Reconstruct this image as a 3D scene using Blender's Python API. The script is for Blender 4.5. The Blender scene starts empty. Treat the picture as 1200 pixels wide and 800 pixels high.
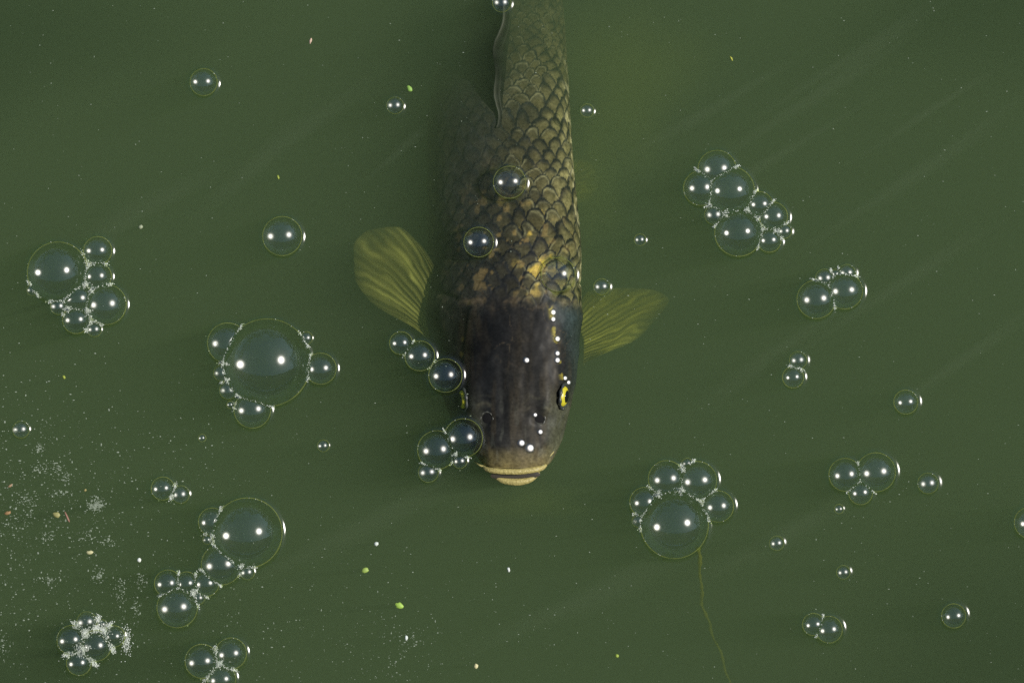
import bpy, bmesh, math, random
import numpy as np
from mathutils import Vector, Matrix
from mathutils.bvhtree import BVHTree

random.seed(7)
rng = np.random.default_rng(11)
scene = bpy.context.scene
col = scene.collection

# ------------------------------------------------------------------ camera, sky, sun, exposure
TILT = math.radians(3.5)
DIST = 2.0
PX = 0.0007                                   # metres per photo pixel at the middle of the water surface
cam_d = bpy.data.cameras.new('camera')
cam = bpy.data.objects.new('camera', cam_d)
col.objects.link(cam)
cam.location = (0.0, -math.sin(TILT) * DIST, math.cos(TILT) * DIST)
cam.rotation_euler = (TILT, 0, 0)
cam_d.sensor_width = 36.0
cam_d.lens = 36.0 * DIST / (1200 * PX)
cam_d.clip_start = 0.05
cam_d.clip_end = 2000.0
scene.camera = cam

AX = Vector((1, 0, 0))
AY = Vector((0, math.cos(TILT), math.sin(TILT)))
AZ = Vector((0, -math.sin(TILT), math.cos(TILT)))

# the glints on the bubbles give the half vector between sun and camera
hv = Vector((0.33, 0.07, 0.0)); hv.z = math.sqrt(1 - hv.x ** 2 - hv.y ** 2)
sv = 2 * hv.z * hv - Vector((0, 0, 1))
SUN = (AX * sv.x + AY * sv.y + AZ * sv.z).normalized()

w = bpy.data.worlds.new('World'); scene.world = w; w.use_nodes = True
nt = w.node_tree
for n in list(nt.nodes): nt.nodes.remove(n)
sky = nt.nodes.new('ShaderNodeTexSky'); sky.sky_type = 'NISHITA'; sky.sun_disc = False
sky.sun_elevation = math.asin(SUN.z)
sky.sun_rotation = math.atan2(SUN.x, SUN.y)
bg = nt.nodes.new('ShaderNodeBackground'); bg.inputs['Strength'].default_value = 0.09
wo = nt.nodes.new('ShaderNodeOutputWorld')
nt.links.new(sky.outputs[0], bg.inputs[0]); nt.links.new(bg.outputs[0], wo.inputs[0])

sun_d = bpy.data.lights.new('sun', 'SUN'); sun_d.energy = 4.2; sun_d.angle = math.radians(0.53)
sun_d.color = (1.0, 0.95, 0.87)
sun = bpy.data.objects.new('sun', sun_d); col.objects.link(sun)
sun.rotation_euler = SUN.to_track_quat('Z', 'Y').to_euler()
sun.location = SUN * 20

vs = scene.view_settings
vs.view_transform = 'Standard'; vs.look = 'None'; vs.gamma = 1.0; vs.use_curve_mapping = False
vs.exposure = 0.0

scene.render.engine = 'CYCLES'
cy = scene.cycles
cy.use_denoising = False                    # what is left of the sampling noise reads as film grain
cy.max_bounces = 10; cy.diffuse_bounces = 2; cy.glossy_bounces = 3; cy.transmission_bounces = 4
cy.volume_bounces = 1; cy.transparent_max_bounces = 40
cy.sample_clamp_direct = 12.0; cy.sample_clamp_indirect = 3.0
cy.caustics_reflective = False; cy.caustics_refractive = False

# ------------------------------------------------------------------ helpers
def W(px, py, z=0.0):
    """photo pixel -> point on the level at height z"""
    d = AX * ((px - 600) * PX / DIST) + AY * (-(py - 400) * PX / DIST) - AZ
    t = (z - cam.location.z) / d.z
    return Vector(cam.location) + d * t

def project(P):
    """world points (n,3) -> photo pixels"""
    q = P - np.array(cam.location)
    dep = -(q @ np.array(AZ))
    return 600 + (q @ np.array(AX)) / dep * DIST / PX, 400 - (q @ np.array(AY)) / dep * DIST / PX

def mesh_obj(name, verts, faces, mat=None, parent=None, smooth=True):
    me = bpy.data.meshes.new(name)
    me.from_pydata([tuple(v) for v in verts], [], [tuple(f) for f in faces])
    if smooth:
        me.polygons.foreach_set('use_smooth', [True] * len(me.polygons))
    me.update()
    o = bpy.data.objects.new(name, me)
    col.objects.link(o)
    if mat: me.materials.append(mat)
    if parent: o.parent = parent
    return o

def tag(o, label=None, cat=None, group=None, kind=None):
    if label: o['label'] = label
    if cat: o['category'] = cat
    if group: o['group'] = group
    if kind: o['kind'] = kind
    return o

def empty(name, loc):
    o = bpy.data.objects.new(name, None); o.empty_display_size = 0.02
    o.location = loc; col.objects.link(o)
    return o

def vnoise(P, scale, seed=0):
    """smooth value noise in [0,1] on (n,3) points"""
    p = P * scale + seed * 17.31
    i = np.floor(p).astype(np.int64); f = p - i
    f = f * f * (3 - 2 * f)
    def h(a, b, c):
        n = (a * 73856093) ^ (b * 19349663) ^ (c * 83492791) ^ (seed * 9973 + 77)
        n = (n ^ (n >> 13)) * 1274126177 & 0x7fffffff
        return ((n ^ (n >> 16)) & 0xffff) / 65535.0
    x, y, z = i[:, 0], i[:, 1], i[:, 2]
    r = 0
    for dx in (0, 1):
        for dy in (0, 1):
            for dz in (0, 1):
                wgt = (f[:, 0] if dx else 1 - f[:, 0]) * (f[:, 1] if dy else 1 - f[:, 1]) * (f[:, 2] if dz else 1 - f[:, 2])
                r = r + wgt * h(x + dx, y + dy, z + dz)
    return r

def fbm(P, scale, seed=0, octv=3):
    s, a, t = 0, 1.0, 0
    for k in range(octv):
        s = s + a * vnoise(P, scale * 2 ** k, seed + k); t += a; a *= 0.5
    return s / t

def sstep(a, b, x):
    t = np.clip((x - a) / (b - a), 0, 1)
    return t * t * (3 - 2 * t)

def tube_mesh(pts, radii, seg=8):
    verts, faces = [], []
    n = len(pts)
    for i, p in enumerate(pts):
        t = (pts[min(i + 1, n - 1)] - pts[max(i - 1, 0)]).normalized()
        a = t.cross(Vector((0, 0, 1)))
        if a.length < 1e-4: a = t.cross(Vector((1, 0, 0)))
        a.normalize(); b = t.cross(a)
        for k in range(seg):
            th = 2 * math.pi * k / seg
            verts.append(p + (a * math.cos(th) + b * math.sin(th)) * radii[i])
    for i in range(n - 1):
        for k in range(seg):
            k2 = (k + 1) % seg
            faces.append((i * seg + k, i * seg + k2, (i + 1) * seg + k2, (i + 1) * seg + k))
    faces.append(tuple(range(seg))[::-1]); faces.append(tuple((n - 1) * seg + k for k in range(seg)))
    return verts, faces

# ------------------------------------------------------------------ materials
def new_mat(name):
    m = bpy.data.materials.new(name); m.use_nodes = True
    for n in list(m.node_tree.nodes): m.node_tree.nodes.remove(n)
    out = m.node_tree.nodes.new('ShaderNodeOutputMaterial')
    return m, m.node_tree, out

def math_node(t, op, a, b=None):
    n = t.nodes.new('ShaderNodeMath'); n.operation = op
    for i, v in enumerate((a, b)):
        if v is None: continue
        if isinstance(v, (int, float)): n.inputs[i].default_value = v
        else: t.links.new(v, n.inputs[i])
    return n.outputs[0]

def plain(name, colr, rough=0.6, noise=0.0, nscale=300.0, spec=0.5, bump=0.0):
    m, t, out = new_mat(name)
    b = t.nodes.new('ShaderNodeBsdfPrincipled')
    b.inputs['Base Color'].default_value = (*colr, 1); b.inputs['Roughness'].default_value = rough
    b.inputs['Specular IOR Level'].default_value = spec
    t.links.new(b.outputs[0], out.inputs['Surface'])
    if noise or bump:
        tc = t.nodes.new('ShaderNodeTexCoord'); nz = t.nodes.new('ShaderNodeTexNoise')
        nz.inputs['Scale'].default_value = nscale; nz.inputs['Detail'].default_value = 4
        t.links.new(tc.outputs['Object'], nz.inputs['Vector'])
        if noise:
            mr = t.nodes.new('ShaderNodeMapRange')
            mr.inputs['To Min'].default_value = 1 - noise; mr.inputs['To Max'].default_value = 1 + noise
            t.links.new(nz.outputs['Fac'], mr.inputs['Value'])
            mx = t.nodes.new('ShaderNodeVectorMath'); mx.operation = 'SCALE'
            mx.inputs[0].default_value = colr
            t.links.new(mr.outputs[0], mx.inputs['Scale'])
            t.links.new(mx.outputs[0], b.inputs['Base Color'])
        if bump:
            bp = t.nodes.new('ShaderNodeBump'); bp.inputs['Strength'].default_value = bump; bp.inputs['Distance'].default_value = 0.002
            t.links.new(nz.outputs['Fac'], bp.inputs['Height']); t.links.new(bp.outputs[0], b.inputs['Normal'])
    return m

# murky green pond water: an even suspension of algae
M_water, t, out = new_mat('murky_water')
pv = t.nodes.new('ShaderNodeVolumePrincipled')
pv.inputs['Color'].default_value = (0.264, 0.386, 0.190, 1)
pv.inputs['Absorption Color'].default_value = (0, 0, 0, 1)
pv.inputs['Density'].default_value = 6.5
pv.inputs['Anisotropy'].default_value = 0.0
t.links.new(pv.outputs[0], out.inputs['Volume'])

def film_mat(name, rough, f0, tint, f1=0.5, power=7.0, sharp=0.05):
    """thin clear film: a crisp faint mirror image plus a slightly wavy one that spreads the sun's glint"""
    m, t, out = new_mat(name)
    lw = t.nodes.new('ShaderNodeLayerWeight'); lw.inputs['Blend'].default_value = 0.5
    p = math_node(t, 'POWER', lw.outputs['Facing'], power)
    f = math_node(t, 'ADD', math_node(t, 'MULTIPLY', p, f1), sharp)
    tr = t.nodes.new('ShaderNodeBsdfTransparent'); tr.inputs['Color'].default_value = (*tint, 1)
    gl = t.nodes.new('ShaderNodeBsdfGlossy'); gl.inputs['Color'].default_value = (0.80, 1.0, 0.93, 1)
    gl.inputs['Roughness'].default_value = 0.04
    g2 = t.nodes.new('ShaderNodeBsdfGlossy'); g2.distribution = 'BECKMANN'; g2.inputs['Roughness'].default_value = rough
    mx = t.nodes.new('ShaderNodeMixShader'); m2 = t.nodes.new('ShaderNodeMixShader'); m2.inputs[0].default_value = f0
    t.links.new(f, mx.inputs[0]); t.links.new(tr.outputs[0], mx.inputs[1]); t.links.new(gl.outputs[0], mx.inputs[2])
    t.links.new(mx.outputs[0], m2.inputs[1]); t.links.new(g2.outputs[0], m2.inputs[2])
    t.links.new(m2.outputs[0], out.inputs['Surface'])
    return m

SZ = (('large', 0.23, 0.036), ('medium', 0.30, 0.05), ('small', 0.38, 0.085))
M_film = [film_mat('bubble_film_%s' % k, r, f0, (0.98, 0.985, 0.965), sharp=0.075) for k, r, f0 in SZ]
M_bowl = [film_mat('bubble_floor_%s' % k, r * 0.82, f0 * 0.7, (0.97, 0.985, 0.95), 0.2, 6.0, 0.02) for k, r, f0 in SZ]
# the liquid border where film meets water, its caustic glow painted yellow-green
m, t, out = new_mat('bubble_rim'); M_ring = m
d1 = t.nodes.new('ShaderNodeBsdfTranslucent'); d1.inputs['Color'].default_value = (0.50, 0.55, 0.18, 1)
d2 = t.nodes.new('ShaderNodeBsdfDiffuse'); d2.inputs['Color'].default_value = (0.42, 0.47, 0.16, 1)
tr = t.nodes.new('ShaderNodeBsdfTransparent')
mx = t.nodes.new('ShaderNodeMixShader'); mx.inputs[0].default_value = 0.5
m2 = t.nodes.new('ShaderNodeMixShader'); m2.inputs[0].default_value = 0.36
t.links.new(d1.outputs[0], mx.inputs[1]); t.links.new(d2.outputs[0], mx.inputs[2])
t.links.new(tr.outputs[0], m2.inputs[1]); t.links.new(mx.outputs[0], m2.inputs[2]); t.links.new(m2.outputs[0], out.inputs['Surface'])

def meniscus_mat(name, rough):
    """clear water drawn up a slope: the steeper, the more it mirrors and the stronger its painted green halo"""
    m, t, out = new_mat(name)
    g = t.nodes.new('ShaderNodeNewGeometry'); sp = t.nodes.new('ShaderNodeSeparateXYZ')
    t.links.new(g.outputs['Normal'], sp.inputs[0])
    k = t.nodes.new('ShaderNodeMapRange'); k.inputs['From Min'].default_value = 1.0; k.inputs['From Max'].default_value = 0.90
    t.links.new(math_node(t, 'ABSOLUTE', sp.outputs['Z']), k.inputs['Value'])
    cm = t.nodes.new('ShaderNodeMix'); cm.data_type = 'RGBA'
    cm.inputs['A'].default_value = (1, 1, 1, 1); cm.inputs['B'].default_value = (0.88, 0.95, 0.70, 1)  # halo against the sky sheen, put into the tint
    t.links.new(k.outputs[0], cm.inputs['Factor'])
    tr = t.nodes.new('ShaderNodeBsdfTransparent'); t.links.new(cm.outputs['Result'], tr.inputs['Color'])
    gl = t.nodes.new('ShaderNodeBsdfGlossy'); gl.distribution = 'BECKMANN'; gl.inputs['Roughness'].default_value = rough
    mx = t.nodes.new('ShaderNodeMixShader')
    t.links.new(math_node(t, 'MULTIPLY', k.outputs[0], 0.07), mx.inputs[0])
    t.links.new(tr.outputs[0], mx.inputs[1]); t.links.new(gl.outputs[0], mx.inputs[2])
    t.links.new(mx.outputs[0], out.inputs['Surface'])
    return m
M_rim = [meniscus_mat('meniscus_%s' % k, rr) for k, rr in (('large', 0.19), ('medium', 0.20), ('small', 0.23))]

m, t, out = new_mat('foam'); M_foam = m
df = t.nodes.new('ShaderNodeBsdfPrincipled'); df.inputs['Base Color'].default_value = (0.78, 0.84, 0.76, 1); df.inputs['Roughness'].default_value = 0.2
tr = t.nodes.new('ShaderNodeBsdfTransparent'); mx = t.nodes.new('ShaderNodeMixShader'); mx.inputs[0].default_value = 0.72
t.links.new(tr.outputs[0], mx.inputs[1]); t.links.new(df.outputs[0], mx.inputs[2]); t.links.new(mx.outputs[0], out.inputs['Surface'])

# fish skin: pigment held per vertex, wet sheen only where the skin is out of the water
m, t, out = new_mat('fish_skin'); M_skin = m
b = t.nodes.new('ShaderNodeBsdfPrincipled')
at = t.nodes.new('ShaderNodeAttribute'); at.attribute_name = 'pigment'
tc = t.nodes.new('ShaderNodeTexCoord')
nz = t.nodes.new('ShaderNodeTexNoise'); nz.inputs['Scale'].default_value = 420; nz.inputs['Detail'].default_value = 5
t.links.new(tc.outputs['Object'], nz.inputs['Vector'])
mr = t.nodes.new('ShaderNodeMapRange'); mr.inputs['From Min'].default_value = 0.3; mr.inputs['From Max'].default_value = 0.7
mr.inputs['To Min'].default_value = 0.7; mr.inputs['To Max'].default_value = 1.3
t.links.new(nz.outputs['Fac'], mr.inputs['Value'])
sc_ = t.nodes.new('ShaderNodeVectorMath'); sc_.operation = 'SCALE'
t.links.new(at.outputs['Vector'], sc_.inputs[0]); t.links.new(mr.outputs[0], sc_.inputs['Scale'])
t.links.new(sc_.outputs[0], b.inputs['Base Color'])
b.inputs['Roughness'].default_value = 0.55
geo = t.nodes.new('ShaderNodeNewGeometry'); sx = t.nodes.new('ShaderNodeSeparateXYZ')
t.links.new(geo.outputs['Position'], sx.inputs[0])
wet = t.nodes.new('ShaderNodeMapRange'); wet.inputs['From Min'].default_value = -0.003; wet.inputs['From Max'].default_value = 0.001
t.links.new(sx.outputs['Z'], wet.inputs['Value'])
t.links.new(math_node(t, 'MULTIPLY', wet.outputs[0], 0.14), b.inputs['Specular IOR Level'])
t.links.new(math_node(t, 'MULTIPLY', wet.outputs[0], 0.03), b.inputs['Coat Weight'])
b.inputs['Coat Roughness'].default_value = 0.33
nz2 = t.nodes.new('ShaderNodeTexNoise'); nz2.inputs['Scale'].default_value = 95; nz2.inputs['Detail'].default_value = 2
t.links.new(tc.outputs['Object'], nz2.inputs['Vector'])
bp2 = t.nodes.new('ShaderNodeBump'); bp2.inputs['Strength'].default_value = 0.25; bp2.inputs['Distance'].default_value = 0.002
t.links.new(nz2.outputs['Fac'], bp2.inputs['Height']); t.links.new(bp2.outputs[0], b.inputs['Coat Normal'])
t.links.new(b.outputs[0], out.inputs['Surface'])

# thin fin membrane: lit from either side
m, t, out = new_mat('fin_membrane'); M_fin = m
at = t.nodes.new('ShaderNodeAttribute'); at.attribute_name = 'pigment'
d1 = t.nodes.new('ShaderNodeBsdfDiffuse'); d2 = t.nodes.new('ShaderNodeBsdfTranslucent')
t.links.new(at.outputs['Color'], d1.inputs['Color']); t.links.new(at.outputs['Color'], d2.inputs['Color'])
mx = t.nodes.new('ShaderNodeMixShader'); mx.inputs[0].default_value = 0.35
t.links.new(d1.outputs[0], mx.inputs[1]); t.links.new(d2.outputs[0], mx.inputs[2])
tr = t.nodes.new('ShaderNodeBsdfTransparent'); mx2 = t.nodes.new('ShaderNodeMixShader')
t.links.new(at.outputs['Alpha'], mx2.inputs[0]); t.links.new(tr.outputs[0], mx2.inputs[1]); t.links.new(mx.outputs[0], mx2.inputs[2])
t.links.new(mx2.outputs[0], out.inputs['Surface'])

M_lip = plain('lip_flesh', (0.41, 0.35, 0.13), 0.4, 0.45, 420, 0.4, 0.5)
M_mouth = plain('mouth_inside', (0.035, 0.028, 0.018), 0.5)
M_iris = plain('iris_gold', (0.55, 0.50, 0.03), 0.35, 0.25, 900)
M_pupil = plain('pupil_black', (0.006, 0.007, 0.009), 0.08)
M_lid = plain('eye_rim_skin', (0.040, 0.046, 0.042), 0.4, 0.3, 600)
M_nostril = plain('nostril_dark', (0.012, 0.012, 0.012), 0.8, spec=0.1)
M_nrim = plain('nostril_rim_skin', (0.085, 0.085, 0.07), 0.3, 0.3, 800)
M_bed = plain('pond_silt', (0.05, 0.06, 0.03), 0.9, 0.3, 3)
M_leaf = plain('treeline_leaves', (0.05, 0.085, 0.025), 0.6, 0.35, 1.5)
M_wood = plain('weathered_timber', (0.12, 0.10, 0.08), 0.75, 0.3, 12)

# ------------------------------------------------------------------ setting
def ring_ground():
    prof = [(0.0, -1.3), (6.0, -1.25), (8.0, -0.8), (9.2, -0.05), (10.0, 0.35), (14, 0.7), (40, 1.2), (800, 1.5)]
    seg = 64
    v, f = [(0, 0, prof[0][1])], []
    for r, z in prof[1:]:
        for k in range(seg):
            a = 2 * math.pi * k / seg
            v.append((r * math.cos(a), r * math.sin(a), z))
    for k in range(seg):
        f.append((0, 1 + k, 1 + (k + 1) % seg))
    for i in range(len(prof) - 2):
        for k in range(seg):
            a, b_ = 1 + i * seg + k, 1 + i * seg + (k + 1) % seg
            f.append((a, a + seg, b_ + seg, b_))
    return v, f
tag(mesh_obj('ground', *ring_ground(), M_bed), kind='structure')

v, f = [], []
for z in (0.0, -1.5):
    for k in range(48):
        a = 2 * math.pi * k / 48
        v.append((9.15 * math.cos(a), 9.15 * math.sin(a), z))
f = [tuple(range(48)), tuple(range(95, 47, -1))] + [(k, 48 + k, 48 + (k + 1) % 48, (k + 1) % 48) for k in range(48)]
tag(mesh_obj('water', v, f, M_water, smooth=False), kind='structure')

# added volume lenses under the surface, imitating ripple sheen, glow and dimmer corners
def added_lens_mat(name, colr, dens):
    m, t, out = new_mat(name)
    p = t.nodes.new('ShaderNodeVolumePrincipled')
    p.inputs['Color'].default_value = (*colr, 1); p.inputs['Absorption Color'].default_value = (0, 0, 0, 1); p.inputs['Density'].default_value = dens
    t.links.new(p.outputs[0], out.inputs['Volume'])
    return m
M_sheen = added_lens_mat('added_sheen', (0.46, 0.55, 0.38), 4.2)
M_glow = added_lens_mat('added_glow', (0.50, 0.62, 0.14), 3.2)
M_dim = added_lens_mat('added_dimming', (0.05, 0.10, 0.05), 5.0)
def added_lens(px, py, lx, ly, rot, thick, zc, mat, name, label):
    """added lens of tinted volume, thickness falling smoothly to nothing at its edge"""
    c = W(px, py, zc); seg, rings = 40, 14
    v, f = [], []
    wv = [1 + 0.16 * math.sin(2 * math.pi * k / seg * 3 + px) + 0.10 * math.sin(2 * math.pi * k / seg * 5 + py) for k in range(seg)]
    for sg in (1, -1):
        b0 = len(v)
        v.append(Vector((0, 0, sg * thick / 2)))
        for i_ in range(1, rings + 1):
            q_ = i_ / rings
            h_ = thick / 2 * (1 - q_ * q_) ** 2.2 + (1e-5 if i_ < rings else 0)
            for k in range(seg):
                a = 2 * math.pi * k / seg
                x, y = math.cos(a) * lx * PX * q_ * wv[k], math.sin(a) * ly * PX * q_ * wv[k]
                v.append(Vector((x * math.cos(rot) - y * math.sin(rot), x * math.sin(rot) + y * math.cos(rot), sg * h_)))
        for k in range(seg):
            t3 = (b0, b0 + 1 + k, b0 + 1 + (k + 1) % seg); f.append(t3 if sg > 0 else t3[::-1])
        for i_ in range(rings - 1):
            for k in range(seg):
                a_, b2 = b0 + 1 + i_ * seg + k, b0 + 1 + i_ * seg + (k + 1) % seg
                q4 = (a_, a_ + seg, b2 + seg, b2); f.append(q4 if sg > 0 else q4[::-1])
    me = bpy.data.meshes.new(name); me.from_pydata([tuple(p) for p in v], [], f)
    bm = bmesh.new(); bm.from_mesh(me); bmesh.ops.remove_doubles(bm, verts=bm.verts, dist=2e-6); bm.to_mesh(me); bm.free()
    me.materials.append(mat)
    o = bpy.data.objects.new(name, me); col.objects.link(o); o.location = c
    return tag(o, label, 'added_lens', kind='stuff')
added_lens(735, 100, 110, 150, -0.25, 0.045, -0.040, M_glow, 'glow_lens', 'added yellow green glow beside the sunlit rear flank of the carp')
added_lens(700, 230, 40, 90, -0.1, 0.030, -0.045, M_glow, 'glow_lens', 'small added yellow green glow by the faint pelvic fin')
added_lens(620, 590, 95, 26, 0.1, 0.025, -0.030, M_glow, 'glow_lens', 'faint added green glow below the mouth of the carp')
for (x, y, lx, ly, a) in ((830, 130, 150, 10, 30), (960, 110, 190, 13, 33), (900, 190, 160, 9, 31), (1080, 200, 190, 14, 34), (1060, 330, 170, 12, 33), (1130, 420, 150, 11, 35), (1010, 60, 170, 12, 32),
                          (900, 420, 150, 14, 35), (1090, 130, 120, 7, 33), (330, 170, 170, 18, 38), (160, 250, 150, 20, 30), (420, 620, 190, 20, 26), (690, 700, 190, 22, 24), (930, 620, 170, 18, 30), (470, 175, 60, 8, 42)):
    added_lens(x, y, lx, ly, math.radians(a), 0.014, -0.016, M_sheen, 'sheen_streak', 'added pale streak for the ripple sheen on the water')
for (x, y, lx, ly) in ((-10, 30, 330, 190), (1210, 770, 330, 210), (20, 830, 330, 120), (1230, -20, 240, 150), (520, 60, 60, 120)):
    added_lens(x, y, lx, ly, 0.3, 0.075, -0.055, M_dim, 'dimming_lens', 'added dark patch dimming the water')

# the wood around the pond (seen only as the dark edge of the sky in the bubbles)
v, f = [], []
for k in range(9000):
    a = random.uniform(0, 2 * math.pi)
    x, y = math.cos(a), math.sin(a)
    crown = 3.2 + 1.6 * math.sin(a * 5 + 1) + 1.0 * math.sin(a * 11) + (2.6 if x < -0.2 else 0) + (0.8 if y > 0.5 else 0)
    r = random.uniform(11.0, 14.0)
    c = Vector((r * x, r * y, 0.5 + random.random() ** 0.8 * max(1.6, crown)))
    n = Vector((random.gauss(0, 1), random.gauss(0, 1), random.gauss(0, 1))).normalized()
    u = n.orthogonal().normalized(); wv = n.cross(u); s = random.uniform(0.14, 0.34)
    i = len(v)
    v += [c + u * s, c + wv * s * 0.6, c - u * s, c - wv * s * 0.6]; f.append((i, i + 1, i + 2, i + 3))
tag(mesh_obj('treeline', v, f, M_leaf, smooth=False), 'leafy green wood standing around the pond bank', 'trees', kind='stuff')

# timber footbridge the picture is taken from
bridge = empty('footbridge', (0, -1.6, 0.26))
tag(bridge, 'weathered timber footbridge with a boarded parapet beside the water', 'bridge')
def box(name, x0, x1, y0, y1, z0, z1, mat, parent):
    c = parent.location
    vv = [(x - c.x, y - c.y, z - c.z) for z in (z0, z1) for y in (y0, y1) for x in (x0, x1)]
    return mesh_obj(name, vv, [(0, 2, 3, 1), (4, 5, 7, 6), (0, 1, 5, 4), (2, 6, 7, 3), (0, 4, 6, 2), (1, 3, 7, 5)], mat, parent, smooth=False)
for k in range(12):
    box('deck_plank', -5, 5, -2.4 + k * 0.125, -2.4 + k * 0.125 + 0.115, 0.26, 0.30, M_wood, bridge)
for k in range(8):
    box('parapet_board', -5, 5, -0.845, -0.815, 0.32 + k * 0.115, 0.32 + k * 0.115 + 0.107, M_wood, bridge)
for x in (-4.5, -2.7, -0.9, 0.9, 2.7, 4.5):
    box('post', x - 0.05, x + 0.05, -0.95, -0.85, -1.3, 1.24, M_wood, bridge)
box('handrail', -5, 5, -0.96, -0.80, 1.245, 1.29, M_wood, bridge)

# ------------------------------------------------------------------ the carp
# stations: photo row, photo x of the two flanks, height of the back, rise of back above widest level, drop of belly, squareness
ST = [
    (548, 573, 634, 0.0005, 0.007, 0.01, 2.3),
    (544, 566, 641, 0.003, 0.014, 0.016, 2.25),
    (538, 560.7, 647, 0.005, 0.021, 0.022, 2.06667),
    (528, 552.943, 652, 0.0068, 0.028, 0.03, 2.15),
    (512, 542.486, 659, 0.008, 0.035, 0.038, 2.28333),
    (490, 529.357, 666, 0.0086, 0.041, 0.044, 2.46667),
    (465, 517.643, 672, 0.0088, 0.046, 0.048, 2.55),
    (435, 508, 676, 0.0085, 0.05, 0.052, 2.55),
    (400, 502, 679, 0.0075, 0.054, 0.058, 2.55),
    (365, 499, 680, 0.0055, 0.054, 0.064, 2.55),
    (330, 498, 681, 0.003, 0.053, 0.068, 2.55),
    (290, 500, 681, -0.001, 0.052, 0.072, 2.55),
    (240, 500, 677, -0.005, 0.048, 0.075, 2.55),
    (190, 500, 672, -0.011, 0.046, 0.076, 2.55),
    (130, 500, 668, -0.023, 0.045, 0.074, 2.55),
    (70, 512, 665, -0.054, 0.048, 0.07, 2.55),
    (0, 530.2, 660, -0.108, 0.045, 0.062, 2.2),
    (-70, 545.2, 650, -0.155, 0.042, 0.054, 2.2),
    (-140, 563.2, 638, -0.19, 0.038, 0.046, 2.2),
    (-200, 577.2, 626, -0.22, 0.034, 0.038, 2.2),
    (-230, 585.2, 619, -0.23, 0.034, 0.037, 2.2),
]
ST = np.array(ST, float)
tt = np.concatenate([[0], np.cumsum(np.abs(np.diff(ST[:, 0])))])
NS, NR = 460, 340
# monotone cubic-ish interpolation
def interp(x, xs, ys):
    dx = np.diff(xs); m_ = np.diff(ys) / dx
    d = np.zeros(len(xs)); d[0], d[-1] = m_[0], m_[-1]
    for i in range(1, len(xs) - 1):
        d[i] = 0 if m_[i - 1] * m_[i] <= 0 else 2 * m_[i - 1] * m_[i] / (m_[i - 1] + m_[i])
    i = np.clip(np.searchsorted(xs, x) - 1, 0, len(xs) - 2)
    h = dx[i]; q = (x - xs[i]) / h
    return (ys[i] * (1 + 2 * q) * (1 - q) ** 2 + h * d[i] * q * (1 - q) ** 2 + ys[i + 1] * q * q * (3 - 2 * q) + h * d[i + 1] * q * q * (q - 1))
s = np.linspace(0, 1, NS) ** 1.06 * tt[-1]
S = [interp(s, tt, ST[:, k]) for k in range(7)]
# angles around: dense over the back
q = np.linspace(0, 1, NR, endpoint=False)
ang = math.pi / 2 + 2 * math.pi * (q - 0.10 * np.sin(2 * math.pi * q) / 1.0 * 1.0)
ang = math.pi / 2 - 2 * math.pi * (q - 0.085 * np.sin(2 * math.pi * q))   # starts at the dorsal line, goes to the sunlit flank first
ROLL = math.radians(9)                       # the carp lists a little, sunlit side up
P = np.zeros((NS, NR, 3)); VV = np.zeros((NS, NR)); 
for i in range(NS):
    py, xl, xr, zt, up, dn, ex = (S[k][i] for k in range(7))
    zc = zt - up
    cl, cr = W(xl, py, zt), W(xr, py, zt)
    # flank width is read at the widest level, a little deeper and so a little farther from the lens
    k_ = (cam.location.z - zc) / (cam.location.z - zt)
    cx = (cl.x + cr.x) / 2; hw = (cr.x - cl.x) / 2 * (1 + (k_ - 1) * 0.6)
    c, sn = np.cos(ang), np.sin(ang)
    X = hw * np.sign(c) * np.abs(c) ** (2 / ex)
    Z = np.where(sn >= 0, up * np.abs(sn) ** (2 / ex), -dn * np.abs(sn) ** (2 / (ex + 0.1)))
    fade = 1 - np.clip((s[i]) / 60.0, 0, 1)
    P[i, :, 0] = cx + X; P[i, :, 1] = cl.y; P[i, :, 2] = zc + Z + math.tan(ROLL) * min(1, max(0, (540 - py) / 70)) * (X - 0.25 * hw)
    seg = np.sqrt(np.diff(P[i, :, 0]) ** 2 + np.diff(P[i, :, 2]) ** 2)
    arc = np.concatenate([[0], np.cumsum(seg)]); tot = arc[-1] + np.linalg.norm(P[i, 0] - P[i, -1])
    VV[i] = np.where(arc <= tot / 2, arc, arc - tot)
ctr = P.mean(axis=1)
U = np.concatenate([[0], np.cumsum(np.linalg.norm(np.diff(P[:, 0, :], axis=0), axis=1))])   # length along the back
UU = np.repeat(U[:, None], NR, 1)
# normals
def grid_normals(P):
    a = np.gradient(P, axis=0); b_ = np.roll(P, -1, 1) - np.roll(P, 1, 1)
    n = np.cross(b_, a); n /= np.linalg.norm(n, axis=2, keepdims=True) + 1e-12
    outw = P - ctr[:, None, :]
    sgn = np.sign((n * outw).sum(2, keepdims=True)); sgn[sgn == 0] = 1
    return n * sgn
N = grid_normals(P)
flat = P.reshape(-1, 3)
pxx, pyy = (a.reshape(NS, NR) for a in project(flat))
# --- scales: overlapping rounded shingles in staggered rows, free edge towards the tail
DU, DV = 0.0098, 0.0128
u0 = UU + (fbm(flat, 40, 3, 4).reshape(NS, NR) - 0.5) * 0.020
v0 = VV + (fbm(flat, 40, 9, 4).reshape(NS, NR) - 0.5) * 0.018
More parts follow.
